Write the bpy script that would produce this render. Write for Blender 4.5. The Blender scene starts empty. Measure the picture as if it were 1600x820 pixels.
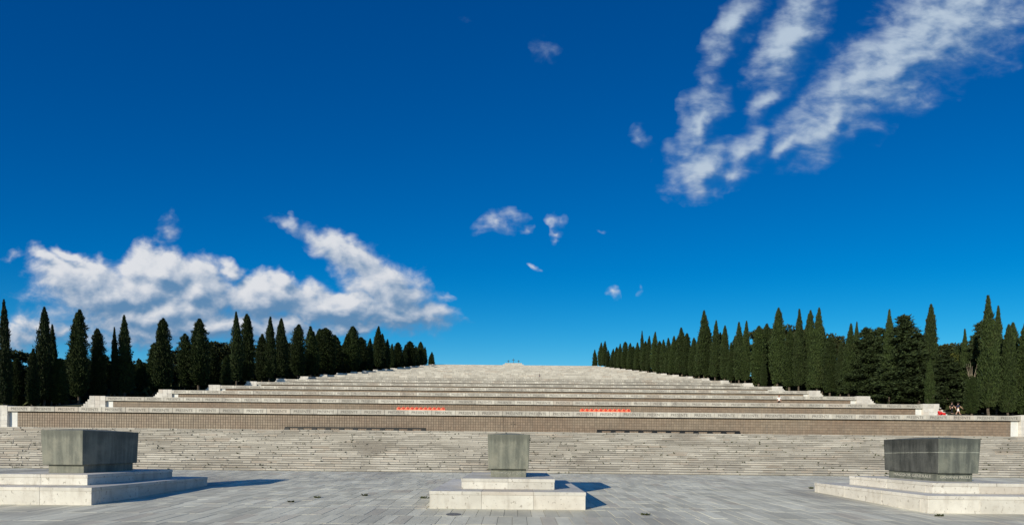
import bpy, bmesh, math, random
import numpy as np
from mathutils import Vector, Matrix

# ------------------------------------------------------------------ camera, sky, sun, exposure
R = math.radians
SC = bpy.context.scene
COL = SC.collection
FPX, CX, CY, ROLL = 690.0, 803.0, 699.4, 0.0096     # focal length and view axis, in photo pixels
EYE = Vector((0, 0, 2.2))
cam_d = bpy.data.cameras.new('camera')
cam = bpy.data.objects.new('camera', cam_d)
COL.objects.link(cam)
cam.location = EYE
cam.rotation_euler = (Matrix.Rotation(-ROLL, 3, 'Y') @ Matrix.Rotation(R(90), 3, 'X')).to_euler()
cam_d.sensor_width = 36.0
cam_d.lens = FPX / 1600 * 36.0
cam_d.shift_x = (800 - CX) / 1600
cam_d.shift_y = (CY - 410) / 1600
cam_d.clip_start = 0.1
cam_d.clip_end = 6000
SC.camera = cam

SUN_EL = 20.0
SUN_XY = (-0.645, -0.764)                            # towards the sun: behind the camera, to the left
SUN_ROT = math.atan2(SUN_XY[0], SUN_XY[1])
sd = bpy.data.lights.new('sun', 'SUN')
sd.energy = 5.0
sd.angle = R(0.5)
sd.color = (1.0, 0.92, 0.76)
so = bpy.data.objects.new('sun', sd)
COL.objects.link(so)
so.location = (-60, -70, 60)
tosun = Vector((SUN_XY[0] * math.cos(R(SUN_EL)), SUN_XY[1] * math.cos(R(SUN_EL)), math.sin(R(SUN_EL))))
so.rotation_euler = tosun.to_track_quat('Z', 'Y').to_euler()

vs = SC.view_settings
vs.view_transform = 'Standard'
vs.look = 'None'
vs.exposure = 0.0
vs.gamma = 1.0
vs.use_curve_mapping = False
SC.cycles.use_denoising = True
SC.cycles.max_bounces = 6

SKY_STRENGTH = 0.1


# ------------------------------------------------------------------ node helper
class NT:
    def __init__(s, tree):
        s.t = tree

    def n(s, typ, ins=None, **props):
        nd = s.t.nodes.new(typ)
        for k, v in props.items():
            setattr(nd, k, v)
        for k, v in (ins or {}).items():
            sock = nd.inputs[k]
            if isinstance(v, bpy.types.NodeSocket):
                s.t.links.new(v, sock)
            else:
                sock.default_value = v
        return nd

    def m(s, op, a, b=None, c=None, clamp=False):
        nd = s.t.nodes.new('ShaderNodeMath')
        nd.operation = op
        nd.use_clamp = clamp
        for i, v in enumerate((a, b, c)):
            if v is None:
                continue
            if isinstance(v, bpy.types.NodeSocket):
                s.t.links.new(v, nd.inputs[i])
            else:
                nd.inputs[i].default_value = v
        return nd.outputs[0]

    def ss(s, x, lo, hi, a=0.0, b=1.0):
        return s.n('ShaderNodeMapRange', {0: x, 1: lo, 2: hi, 3: a, 4: b}, interpolation_type='SMOOTHSTEP').outputs[0]

    def noise(s, vec, scale, detail=4.0, rough=0.55, dist=0.0, dim='3D'):
        return s.n('ShaderNodeTexNoise', {'Vector': vec, 'Scale': scale, 'Detail': detail, 'Roughness': rough,
                                          'Distortion': dist}, noise_dimensions=dim).outputs[0]

    def mixc(s, f, a, b, blend='MIX'):
        nd = s.t.nodes.new('ShaderNodeMix')
        nd.data_type = 'RGBA'
        nd.blend_type = blend
        for i, v in ((0, f), (6, a), (7, b)):
            if isinstance(v, bpy.types.NodeSocket):
                s.t.links.new(v, nd.inputs[i])
            elif i == 0:
                nd.inputs[0].default_value = v
            else:
                nd.inputs[i].default_value = (*v, 1.0)
        return nd.outputs[2]

    def link(s, a, b):
        s.t.links.new(a, b)


# ------------------------------------------------------------------ world: Nishita sky + drifting clouds
world = bpy.data.worlds.new('World')
SC.world = world
world.use_nodes = True
wt = world.node_tree
wt.nodes.clear()
W = NT(wt)
CLOUDS = [  # photo direction (px), radii, tilt in degrees, weight
    (1145, 40, 100, 36, 54, .85), (1112, 120, 44, 24, 60, .50), (1100, 190, 88, 44, 72, .84), (1092, 270, 66, 52, 20, .95), (1066, 236, 40, 34, 0, .6),
    (1234, 66, 124, 54, 62, 1.0), (1196, 158, 72, 30, 56, .80), (1162, 232, 78, 34, 58, .78), (1140, 272, 44, 32, 20, .7),
    (1402, 104, 280, 80, 33, 1.05), (1302, 186, 124, 58, 38, .9), (1490, 42, 200, 98, 28, 1.1), (1232, 228, 60, 22, 12, .80), (1350, 116, 150, 62, 42, .9), (1120, 250, 40, 60, 10, .6),
    (1002, 208, 22, 22, 0, .56), (1016, 249, 17, 13, 0, .58), (850, 76, 26, 36, 30, .42), (742, 32, 34, 16, 0, .30),
    (776, 347, 44, 22, 8, .66), (806, 340, 26, 18, 0, .55), (868, 349, 18, 18, 0, .56), (873, 372, 15, 11, 0, .60), (953, 457, 18, 9, 0, .58),
    (832, 416, 12, 8, 0, .42), (998, 450, 8, 14, 0, .36), (822, 360, 15, 8, 0, .46), (937, 356, 8, 7, 0, .36),
    (265, 356, 28, 32, 0, .46),
    (75, 402, 60, 20, -25, .66), (112, 402, 40, 18, -25, .72), (135, 438, 110, 44, -12, .98), (255, 428, 92, 50, 0, 1.18),
    (310, 448, 86, 56, -20, 1.1), (185, 462, 150, 46, 0, 1.1), (362, 424, 34, 24, -30, .85), (420, 462, 120, 38, 0, 1.1),
    (520, 482, 120, 34, 0, 1.1), (440, 440, 38, 24, 0, .95), (605, 448, 96, 56, -38, .95), (550, 402, 90, 36, -24, .86),
    (448, 349, 46, 12, -24, .62), (498, 376, 48, 22, -30, .74), (630, 492, 80, 30, 0, .88), (688, 460, 32, 11, 0, .48),
    (40, 462, 44, 14, 0, .46), (12, 398, 26, 12, 0, .42), (90, 515, 150, 24, 0, .62), (250, 490, 220, 36, 0, .95),
    (330, 512, 300, 34, 0, .88), (560, 508, 170, 26, 0, .78), (200, 530, 190, 22, 0, .60), (40, 530, 90, 30, 0, .55),
]
grp = bpy.data.node_groups.new('cloud_density', 'ShaderNodeTree')
grp.interface.new_socket('P', in_out='INPUT', socket_type='NodeSocketVector')
grp.interface.new_socket('D', in_out='OUTPUT', socket_type='NodeSocketFloat')
G = NT(grp)
gi = grp.nodes.new('NodeGroupInput')
go = grp.nodes.new('NodeGroupOutput')
P0 = gi.outputs[0]
wrp = G.n('ShaderNodeTexNoise', {'Vector': P0, 'Scale': 1.7, 'Detail': 3.0, 'Roughness': 0.55}, noise_dimensions='2D').outputs['Color']
wv = G.n('ShaderNodeVectorMath', {0: wrp, 1: (0.5, 0.5, 0.5)}, operation='SUBTRACT').outputs[0]
wv = G.n('ShaderNodeVectorMath', {0: wv, 3: 0.5}, operation='SCALE').outputs[0]
PW = G.n('ShaderNodeVectorMath', {0: P0, 1: wv}, operation='ADD').outputs[0]
acc = None
for (px, py, rx, ry, ang, w) in CLOUDS:
    w *= 1.36 if py > 385 and px < 720 and w > .5 else 1.28 if px > 1040 else 0.86
    pin = PW if acc is None else G.n('ShaderNodeVectorMath', {0: PW, 1: G.n('ShaderNodeCombineXYZ', {2: acc}).outputs[0]}, operation='ADD').outputs[0]
    mp = G.n('ShaderNodeMapping', {'Vector': pin, 'Location': (px / 100, -py / 100, 0), 'Rotation': (0, 0, R(ang)),
                                   'Scale': (rx / 100 * 1.12, ry / 100 * 1.12, 1e7)}, vector_type='TEXTURE').outputs[0]
    ln = G.n('ShaderNodeVectorMath', {0: mp}, operation='LENGTH').outputs['Value']
    b = G.m('MULTIPLY_ADD', ln, -w, w)
    acc = b if acc is None else G.m('SMOOTH_MAX', acc, b, 0.2)
acc = G.m('MAXIMUM', acc, 0.0)
pr_ = G.n('ShaderNodeMapping', {'Vector': P0, 'Rotation': (0, 0, R(-38)), 'Scale': (0.62, 1.35, 1)}, vector_type='POINT').outputs[0]
pl_ = G.n('ShaderNodeMapping', {'Vector': P0, 'Rotation': (0, 0, R(20)), 'Scale': (0.75, 1.15, 1)}, vector_type='POINT').outputs[0]
pmix = G.n('ShaderNodeMix', {0: G.m('GREATER_THAN', G.n('ShaderNodeSeparateXYZ', {0: P0}).outputs[0], 9.7), 4: pl_, 5: pr_}, data_type='VECTOR').outputs[1]
fb = G.noise(pmix, 2.7, 8.0, 0.58, 0.2, '2D')
fb2 = G.noise(P0, 1.0, 2.0, 0.5, 0.0, '2D')
den = G.m('ADD', G.m('MULTIPLY_ADD', G.m('SUBTRACT', fb, 0.5), 0.95, acc), G.m('MULTIPLY', G.m('SUBTRACT', fb2, 0.5), 0.5))
den = G.m('MULTIPLY', den, G.ss(acc, 0.0, 0.12))
G.link(den, go.inputs[0])

geo = W.n('ShaderNodeTexCoord').outputs['Generated']
sep = W.n('ShaderNodeSeparateXYZ', {0: geo})
yy = W.m('MAXIMUM', sep.outputs[1], 0.02)
u = W.m('DIVIDE', sep.outputs[0], yy)
v = W.m('DIVIDE', sep.outputs[2], yy)
pxn = W.m('MULTIPLY_ADD', W.m('MULTIPLY_ADD', v, ROLL, u), FPX / 100, CX / 100)
pyn = W.m('MULTIPLY_ADD', W.m('MULTIPLY_ADD', u, -ROLL, v), FPX / 100, -CY / 100)
P = W.n('ShaderNodeCombineXYZ', {0: pxn, 1: pyn, 2: 0.0}).outputs[0]
Pl = W.n('ShaderNodeVectorMath', {0: P, 1: (-0.13, 0.14, 0)}, operation='ADD').outputs[0]


def dens(p):
    g = wt.nodes.new('ShaderNodeGroup')
    g.node_tree = grp
    wt.links.new(p, g.inputs[0])
    return g.outputs[0]


d0 = dens(P)
d1 = dens(W.n('ShaderNodeVectorMath', {0: Pl, 1: W.n('ShaderNodeCombineXYZ', {0: W.m('MULTIPLY', d0, 1e-6)}).outputs[0]}, operation='ADD').outputs[0])
front = W.ss(sep.outputs[1], 0.03, 0.10)
low = W.ss(W.m('MULTIPLY', pyn, -1.0), 2.4, 4.0)
ahi = W.m('MULTIPLY_ADD', low, -0.34, 1.15)
alpha = W.m('MULTIPLY', W.n('ShaderNodeMapRange', {0: d0, 1: 0.06, 2: ahi, 3: 0.0, 4: 1.0}, interpolation_type='SMOOTHSTEP').outputs[0], front)
alpha = W.m('POWER', alpha, 1.15)
alpha = W.m('MULTIPLY', alpha, W.ss(W.m('MULTIPLY', pyn, -1.0), 2.6, 3.8, 0.86, 0.96))
lit = W.m('MULTIPLY_ADD', W.m('SUBTRACT', d0, d1), 1.5, 0.42)
lit = W.m('ADD', lit, W.ss(W.m('MULTIPLY', pyn, -1.0), 4.1, 5.1, 0.14, -0.22))
lit = W.ss(W.m('SUBTRACT', lit, W.m('MULTIPLY', low, 0.06)), -0.45, 1.25)
ccol = W.mixc(lit, W.mixc(low, (0.06, 0.19, 0.40), (0.12, 0.25, 0.43)), W.mixc(low, (0.46, 0.56, 0.68), (0.72, 0.74, 0.78)))
svec = W.n('ShaderNodeVectorMath', {0: W.n('ShaderNodeVectorMath', {0: geo, 1: (0.42, 1, 1)}, operation='MULTIPLY').outputs[0]}, operation='NORMALIZE').outputs[0]
sky = W.n('ShaderNodeTexSky', {'Vector': svec}, sky_type='NISHITA', sun_disc=False, sun_elevation=R(SUN_EL), sun_rotation=SUN_ROT,
          altitude=0.0, air_density=1.0, dust_density=0.3, ozone_density=3.0)
skc = W.n('ShaderNodeHueSaturation', {'Hue': 0.5, 'Saturation': 1.45, 'Value': 0.62, 'Fac': 1.0, 'Color': sky.outputs[0]}).outputs[0]
skc = W.n('ShaderNodeVectorMath', {0: skc, 1: (0, 0, 0)}, operation='MAXIMUM').outputs[0]
skc = W.n('ShaderNodeGamma', {'Color': skc, 'Gamma': 1.5}).outputs[0]
skc = W.n('ShaderNodeVectorMath', {0: skc, 1: (0.185, 0.166, 0.153)}, operation='MULTIPLY').outputs[0]
skd = W.n('ShaderNodeVectorMath', {0: skc, 1: (1.05, 1.05, 1.05), 2: (1, 1, 1)}, operation='MULTIPLY_ADD').outputs[0]
skc = W.n('ShaderNodeVectorMath', {0: skc, 1: skd}, operation='DIVIDE').outputs[0]        # soft shoulder towards the horizon
skc = W.n('ShaderNodeVectorMath', {0: skc, 3: 1.50 / SKY_STRENGTH}, operation='SCALE').outputs[0]
ccs = W.n('ShaderNodeVectorMath', {0: ccol, 3: 1.0 / SKY_STRENGTH}, operation='SCALE').outputs[0]
alpha = W.m('MULTIPLY', alpha, W.m('MAXIMUM', W.m('MULTIPLY_ADD', lit, 0.75, 0.42), low), clamp=True)   # high cloud is thin where it turns from the sun
fin = W.mixc(alpha, skc, ccs)
bg0 = W.n('ShaderNodeBackground', {'Color': skc, 'Strength': SKY_STRENGTH})
bg1 = W.n('ShaderNodeBackground', {'Color': fin, 'Strength': SKY_STRENGTH})
reg = W.m('MULTIPLY', W.m('GREATER_THAN', sep.outputs[1], 0.03), W.m('GREATER_THAN', v, 0.17))   # no cloud lies outside
reg = W.m('MULTIPLY', reg, W.m('LESS_THAN', W.m('ABSOLUTE', u), 1.5))
reg = W.m('MULTIPLY', reg, W.m('LESS_THAN', v, 1.35))
bg = W.n('ShaderNodeMixShader', {0: reg, 1: bg0.outputs[0], 2: bg1.outputs[0]})
wo = W.n('ShaderNodeOutputWorld')
W.link(bg.outputs[0], wo.inputs[0])
world.cycles.sampling_method = 'MANUAL'
world.cycles.sample_map_resolution = 512

rnd = random.Random(7)
MATS = {}


def newmat(name):
    m = bpy.data.materials.new(name)
    m.use_nodes = True
    m.node_tree.nodes.clear()
    N = NT(m.node_tree)
    out = N.n('ShaderNodeOutputMaterial')
    b = N.n('ShaderNodeBsdfPrincipled')
    N.link(b.outputs[0], out.inputs[0])
    MATS[name] = m
    return m, N, b


def piece_random(N):
    """0..1, different for every separate piece, be it an object or an island of a joined mesh"""
    a = N.n('ShaderNodeObjectInfo').outputs['Random']
    g = N.n('ShaderNodeNewGeometry').outputs['Random Per Island']
    return N.m('FRACT', N.m('MULTIPLY_ADD', a, 7.31, g))


def stone(name, cols, scale=1.0, stretch=(1, 1, 1), bump=0.25, rough=0.85, pits=None, piece=0.0, stain=None, bump_scale=30, spec=0.3, contrast=(0.3, 0.7)):
    m, N, b = newmat(name)
    pos = N.n('ShaderNodeNewGeometry').outputs['Position']
    mp = N.n('ShaderNodeMapping', {'Vector': pos, 'Scale': stretch}).outputs[0]
    n1 = N.noise(mp, scale, 7, 0.62)
    n2 = N.noise(mp, scale * 7.3, 5, 0.6)
    f = N.ss(n1, contrast[0], contrast[1])
    c = N.mixc(f, cols[0], cols[1])
    c = N.mixc(N.ss(n2, 0.5, 0.8, 0, 0.6), c, cols[2])
    if piece:
        pr = piece_random(N)
        val = N.m('MULTIPLY_ADD', pr, piece, 1.0 - piece * 0.55)
        c = N.n('ShaderNodeVectorMath', {0: c, 3: val}, operation='SCALE').outputs[0]
        warm = N.m('FRACT', N.m('MULTIPLY', pr, 13.7))
        c = N.mixc(N.ss(warm, 0.8, 1.0, 0, 0.35), c, (0.42, 0.33, 0.25))
    if stain:
        mp2 = N.n('ShaderNodeMapping', {'Vector': pos, 'Scale': stain[1]}).outputs[0]
        s = N.noise(mp2, stain[0], 5, 0.65)
        c = N.mixc(N.ss(s, stain[3], stain[4]), c, stain[2])
    if pits:
        mp3 = N.n('ShaderNodeMapping', {'Vector': pos, 'Scale': pits[1]}).outputs[0]
        pn = N.noise(mp3, pits[0], 3, 0.6)
        c = N.mixc(N.ss(pn, pits[2], pits[2] + 0.06, 0, 0.75), c, pits[3])
    hb = N.noise(pos, bump_scale, 5, 0.65)
    hb = N.m('ADD', hb, N.m('MULTIPLY', n2, 1.5))
    bp = N.n('ShaderNodeBump', {'Height': hb, 'Strength': bump, 'Distance': 0.02}).outputs[0]
    N.link(c, b.inputs['Base Color'])
    N.link(bp, b.inputs['Normal'])
    b.inputs['Roughness'].default_value = rough
    b.inputs['Specular IOR Level'].default_value = spec
    return m


def plain(name, col, rough=0.7, var=0.25, scale=6.0, metal=0.0, bump=0.0):
    m, N, b = newmat(name)
    pos = N.n('ShaderNodeTexCoord').outputs['Object']
    n = N.noise(pos, scale, 5, 0.6)
    c = N.mixc(N.ss(n, 0.3, 0.7), tuple(x * (1 - var) for x in col), tuple(min(1, x * (1 + var)) for x in col))
    N.link(c, b.inputs['Base Color'])
    if bump:
        N.link(N.n('ShaderNodeBump', {'Height': n, 'Strength': bump, 'Distance': 0.01}).outputs[0], b.inputs['Normal'])
    b.inputs['Roughness'].default_value = rough
    b.inputs['Metallic'].default_value = metal
    b.inputs['Specular IOR Level'].default_value = 0.3
    return m


def foliage(name, c1, c2, c3, trans=0.15):
    m, N, b = newmat(name)
    pr = N.n('ShaderNodeNewGeometry').outputs['Random Per Island']
    ob = N.n('ShaderNodeObjectInfo').outputs['Random']
    pos = N.n('ShaderNodeNewGeometry').outputs['Position']
    n = N.noise(pos, 0.55, 3, 0.6)
    c = N.mixc(pr, c1, c2)
    c = N.mixc(N.ss(n, 0.5, 0.75, 0, 0.7), c, c3)
    c = N.n('ShaderNodeVectorMath', {0: c, 3: N.m('MULTIPLY_ADD', ob, 0.5, 0.75)}, operation='SCALE').outputs[0]
    N.link(c, b.inputs['Base Color'])
    b.inputs['Roughness'].default_value = 0.75
    b.inputs['Specular IOR Level'].default_value = 0.2
    return m


marble = stone('pale_marble', [(0.53, 0.50, 0.435), (0.65, 0.62, 0.55), (0.42, 0.375, 0.315)], 0.9, bump=0.2, rough=0.7,
               stain=(1.3, (1.6, 1.6, .4), (0.33, 0.29, 0.235), 0.50, 0.82), pits=(9, (1, 1, .7), .62, (.25, .22, .18)), piece=.24)
coping_m = stone('coping_stone', [(0.40, 0.37, 0.315), (0.54, 0.51, 0.44), (0.29, 0.27, 0.23)], 0.5, bump=0.3, piece=0.28,
                 stain=(0.7, (1.6, 1, .35), (0.26, 0.24, 0.21), 0.52, 0.8))
endwall_m = stone('end_wall_stone', [(0.50, 0.47, 0.42), (0.66, 0.63, 0.57), (0.36, 0.33, 0.29)], 0.4, bump=0.3, piece=0.2)
strip_m = stone('end_strip_stone', [(0.60, 0.60, 0.56), (0.72, 0.71, 0.67), (0.50, 0.48, 0.44)], 0.4, bump=0.15)
floor_m = stone('terrace_floor_stone', [(0.36, 0.33, 0.28), (0.46, 0.43, 0.37), (0.26, 0.24, 0.2)], 0.2, bump=0.2)
stair_m = stone('stair_travertine', [(0.31, 0.285, 0.24), (0.46, 0.43, 0.37), (0.21, 0.19, 0.155)], 0.5, (0.35, 1, 2.2), bump=0.5,
                piece=0.40, pits=(2.6, (1.0, 1, 2.4), .64, (.09, .08, .065)),
                stain=(0.16, (1, 1, 3), (0.24, 0.215, 0.18), 0.5, 0.75))
core_m = stone('stair_core', [(0.10, 0.09, 0.075), (0.15, 0.135, 0.115), (0.07, 0.065, 0.05)], 0.8, bump=0.3)
slab_m = stone('paving_slab_stone', [(0.535, 0.51, 0.40), (0.68, 0.65, 0.515), (0.45, 0.42, 0.33)], 0.7, (1, .55, 1), bump=0.3,
               piece=0.34, stain=(0.13, (1, .6, 1), (0.34, 0.32, 0.265), 0.46, 0.68), rough=0.75, bump_scale=14)
joint_m = stone('paving_joint', [(0.14, 0.13, 0.11), (0.2, 0.185, 0.155), (0.10, 0.09, 0.075)], 2.0, bump=0.3)
terrain_m = stone('dry_grass_ground', [(0.035, 0.04, 0.018), (0.075, 0.07, 0.035), (0.025, 0.028, 0.014)], 0.3, bump=0.6, bump_scale=6, rough=0.95)
rail_m = plain('black_iron', (0.012, 0.012, 0.012), 0.6, 0.3)
orange_m = plain('orange_plastic', (0.80, 0.22, 0.11), 0.6, 0.2)
red_m = plain('deep_red_patch', (0.55, 0.05, 0.03), 0.6, 0.2)
bark_m = plain('bark', (0.10, 0.08, 0.06), 0.95, 0.45, 4.0, bump=0.6)
twig_m = plain('dead_twig', (0.22, 0.18, 0.13), 0.9, 0.3, 4.0)
cyp_m = foliage('cypress_foliage', (0.010, 0.019, 0.006), (0.042, 0.064, 0.016), (0.032, 0.040, 0.012))
con_m = foliage('conifer_foliage', (0.014, 0.024, 0.009), (0.038, 0.056, 0.018), (0.028, 0.038, 0.013))
bro_m = foliage('broadleaf_foliage', (0.022, 0.03, 0.010), (0.055, 0.065, 0.02), (0.045, 0.045, 0.014))
yel_m = foliage('yellow_green_foliage', (0.07, 0.085, 0.015), (0.12, 0.13, 0.03), (0.09, 0.08, 0.02))
weed_m = foliage('weed_leaves', (0.035, 0.045, 0.012), (0.08, 0.09, 0.03), (0.05, 0.045, 0.02))
skin_m = plain('skin', (0.48, 0.29, 0.21), 0.6, 0.06)
letter_m = plain('carved_letter', (0.10, 0.093, 0.083), 0.9, 0.25)
pale_letter_m = plain('pale_letter', (0.40, 0.39, 0.34), 0.8, 0.2)
white_cloth = plain('white_cloth', (0.74, 0.72, 0.68), 0.9, 0.06)
navy_cloth = plain('navy_cloth', (0.022, 0.028, 0.06), 0.9, 0.2)
black_cloth = plain('black_cloth', (0.012, 0.012, 0.014), 0.9, 0.2)
red_cloth = plain('red_cloth', (0.62, 0.018, 0.02), 0.85, 0.1)
grey_cloth = plain('grey_cloth', (0.16, 0.16, 0.17), 0.9, 0.15)
hair_m = plain('dark_hair', (0.025, 0.017, 0.012), 0.7, 0.3)
rust_hair_m = plain('reddish_hair', (0.20, 0.05, 0.025), 0.7, 0.3)
cross_m = plain('dark_bronze_cross', (0.05, 0.06, 0.065), 0.6, 0.2)


def bronze_mat():
    m, N, b = newmat('bronze_plaque')
    pos = N.n('ShaderNodeNewGeometry').outputs['Position']
    n1 = N.noise(N.n('ShaderNodeMapping', {'Vector': pos, 'Scale': (.35, 1, .8)}).outputs[0], 0.35, 6, 0.6)
    n2 = N.noise(N.n('ShaderNodeMapping', {'Vector': pos, 'Scale': (2.2, 1, .25)}).outputs[0], 1.1, 5, 0.6)
    c = N.mixc(N.ss(n1, 0.3, 0.7), (0.215, 0.155, 0.110), (0.255, 0.205, 0.150))
    c = N.mixc(N.ss(n2, 0.45, 0.75, 0, .5), c, (0.17, 0.145, 0.115))
    val = N.m('MULTIPLY_ADD', piece_random(N), 0.26, 0.87)
    c = N.n('ShaderNodeVectorMath', {0: c, 3: val}, operation='SCALE').outputs[0]
    N.link(c, b.inputs['Base Color'])
    b.inputs['Roughness'].default_value = 0.7
    b.inputs['Metallic'].default_value = 0.0
    b.inputs['Specular IOR Level'].default_value = 0.35
    return m


bronze_m = bronze_mat()
back_m = plain('bronze_backing', (0.145, 0.113, 0.085), 0.8, 0.2, 2.0)


def porphyry(name, dark, mid, light, vein):
    m, N, b = newmat(name)
    oc = N.n('ShaderNodeTexCoord').outputs['Object']
    n1 = N.noise(N.n('ShaderNodeMapping', {'Vector': oc, 'Scale': (3.2, 3.2, .22)}).outputs[0], 1.5, 6, 0.65)
    n2 = N.noise(oc, 1.6, 5, 0.6)
    n3 = N.noise(oc, 42.0, 4, 0.7)
    c = N.mixc(N.ss(n1, 0.36, 0.66), dark, mid)
    c = N.mixc(N.ss(n2, 0.42, 0.72, 0, .75), c, light)
    c = N.mixc(N.ss(n3, 0.52, 0.8, 0, .45), c, (0.36, 0.36, 0.31))
    c = N.mixc(N.ss(n3, 0.3, 0.42, .45, 0), c, (0.05, 0.05, 0.045))
    sp = N.n('ShaderNodeSeparateXYZ', {0: oc})
    # weather stain under the upper rim, uneven lower edge
    lim = N.m('MULTIPLY_ADD', n1, 0.7, 0.72)
    st = N.m('SUBTRACT', sp.outputs[2], lim)
    c = N.mixc(N.ss(st, -0.1, 0.16, 0, .5), c, tuple(x * .72 for x in dark))
    if vein:
        pl = N.m('ADD', N.m('ADD', sp.outputs[2], N.m('MULTIPLY', sp.outputs[1], 0.02)), N.m('MULTIPLY', n2, 0.06))
        dv = N.m('ABSOLUTE', N.m('SUBTRACT', pl, 0.90))
        c = N.mixc(N.m('MULTIPLY', N.ss(dv, 0.004, 0.014, .75, 0), N.ss(n1, 0.35, 0.6, 0.35, 1)), c, (0.50, 0.51, 0.43))
    N.link(c, b.inputs['Base Color'])
    N.link(N.n('ShaderNodeBump', {'Height': n3, 'Strength': 0.25, 'Distance': 0.01}).outputs[0], b.inputs['Normal'])
    b.inputs['Roughness'].default_value = 0.75
    b.inputs['Specular IOR Level'].default_value = 0.3
    return m


porph_a = porphyry('green_grey_porphyry', (0.120, 0.125, 0.102), (0.205, 0.208, 0.165), (0.255, 0.245, 0.19), False)
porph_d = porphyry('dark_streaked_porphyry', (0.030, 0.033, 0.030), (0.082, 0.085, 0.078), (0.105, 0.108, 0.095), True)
porph_b = porphyry('streaked_porphyry', (0.075, 0.082, 0.072), (0.145, 0.155, 0.128), (0.185, 0.19, 0.15), True)


# ------------------------------------------------------------------ mesh helpers
def obj(name, me, mat=None, parent=None, loc=(0, 0, 0), rot=(0, 0, 0), scale=(1, 1, 1)):
    o = bpy.data.objects.new(name, me)
    COL.objects.link(o)
    if mat is not None and me is not None and len(me.materials) == 0:
        me.materials.append(mat)
    o.location = loc
    o.rotation_euler = rot
    o.scale = scale
    if parent is not None:
        o.parent = parent
    return o


def tag(o, label=None, cat=None, group=None, kind=None):
    if label:
        o['label'] = label
    if cat:
        o['category'] = cat
    if group:
        o['group'] = group
    if kind:
        o['kind'] = kind
    return o


class MB:
    def __init__(s):
        s.v, s.f = [], []

    def poly(s, vs_, fs):
        k = len(s.v)
        s.v += [tuple(p) for p in vs_]
        s.f += [tuple(i + k for i in f) for f in fs]

    def box(s, x0, x1, y0, y1, z0, z1, ch=0.0):
        if ch <= 0:
            s.poly([(x0, y0, z0), (x1, y0, z0), (x1, y1, z0), (x0, y1, z0), (x0, y0, z1), (x1, y0, z1), (x1, y1, z1), (x0, y1, z1)],
                   [(0, 3, 2, 1), (4, 5, 6, 7), (0, 1, 5, 4), (1, 2, 6, 5), (2, 3, 7, 6), (3, 0, 4, 7)])
        else:
            c = ch
            # chamfered on the front (y0) vertical rim and on the top rim
            vs_ = [(x0, y0 + c, z0), (x0 + c, y0, z0), (x1 - c, y0, z0), (x1, y0 + c, z0), (x1, y1, z0), (x0, y1, z0)]
            zs = z1 - c
            vs_ += [(p[0], p[1], zs) for p in vs_]
            vs_ += [(x0 + c, y0 + c, z1), (x1 - c, y0 + c, z1), (x1 - c, y1, z1), (x0 + c, y1, z1)]
            fs = [(5, 4, 3, 2, 1, 0)]
            for i in range(6):
                j = (i + 1) % 6
                fs.append((i, j, j + 6, i + 6))
            fs += [(7, 8, 13, 12), (6, 7, 12), (8, 9, 13), (9, 10, 14, 13), (10, 11, 15, 14), (11, 6, 12, 15), (12, 13, 14, 15)]
            s.poly(vs_, fs)

    def mesh(s, name, mat=None, smooth=False):
        me = bpy.data.meshes.new(name)
        me.from_pydata(s.v, [], s.f)
        me.update()
        if smooth:
            me.polygons.foreach_set('use_smooth', [True] * len(me.polygons))
        if mat:
            me.materials.append(mat)
        return me

    def build(s, name, mat, parent=None, **k):
        return obj(name, s.mesh(name, mat), None, parent, **k)


def empty(name, loc=(0, 0, 0), rz=0.0):
    o = bpy.data.objects.new(name, None)
    COL.objects.link(o)
    o.empty_display_size = 0.3
    o.location = loc
    o.rotation_euler = (0, 0, rz)
    return o


def bevel_mesh(me, w, seg=2):
    bm = bmesh.new()
    bm.from_mesh(me)
    bmesh.ops.bevel(bm, geom=list(bm.edges), offset=w, segments=seg, affect='EDGES', profile=0.5)
    bm.to_mesh(me)
    bm.free()
    return me


def text_mesh(txt, size, depth=0.004):
    cu = bpy.data.curves.new('txt', 'FONT')
    cu.body = txt
    cu.size = size
    cu.extrude = depth
    cu.align_x = 'CENTER'
    cu.align_y = 'CENTER'
    cu.resolution_u = 2
    o = bpy.data.objects.new('txt', cu)
    COL.objects.link(o)
    dg = bpy.context.evaluated_depsgraph_get()
    me = bpy.data.meshes.new_from_object(o.evaluated_get(dg))
    bpy.data.objects.remove(o)
    return me


ORD = ['lowest', 'second', 'third', 'fourth', 'fifth', 'sixth', 'seventh', 'eighth', 'ninth', 'tenth', 'eleventh', 'twelfth',
       'thirteenth', 'fourteenth', 'fifteenth', 'sixteenth', 'seventeenth', 'eighteenth', 'nineteenth', 'twentieth',
       'twenty-first', 'topmost']

# ------------------------------------------------------------------ the lie of the land (metres)
SLOPE = 0.03                       # the plaza rises gently towards the stairs
TOMB_Y = 15.9                      # front of the plinths
STAIR_Y0, STAIR_Y1 = 31.0, 37.5
WALL_Y, STEP_Y, STEP_Z, NTER = 51.1, 12.0, 2.5, 22
COP_Z = 6.47                       # top of the first coping


def gz(y):
    return SLOPE * (y - TOMB_Y)


ZS0, ZS1 = gz(STAIR_Y0), 3.58
LAND_Z = 3.97                      # landing at the foot of the first wall


def half_w(k):
    return 57.8 - 4.2 * k / 21.0


def terrain_z(x, y):
    ax = abs(x)
    yc = min(y, WALL_Y + STEP_Y * NTER)
    plane = COP_Z + STEP_Z / STEP_Y * (yc - WALL_Y)
    side = plane - 1.15 - 0.10 * max(0.0, min(ax, 110) - 60)
    low = gz(max(-60, min(y, 31))) - 0.25
    if y > WALL_Y + 2:
        return side
    t = max(0.0, min(1.0, (y - 31) / (WALL_Y + 2 - 31)))
    t = t * t * (3 - 2 * t)
    return low * (1 - t) + (COP_Z - 1.15 + 0.4 - 0.10 * max(0.0, min(ax, 110) - 60)) * t


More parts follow.
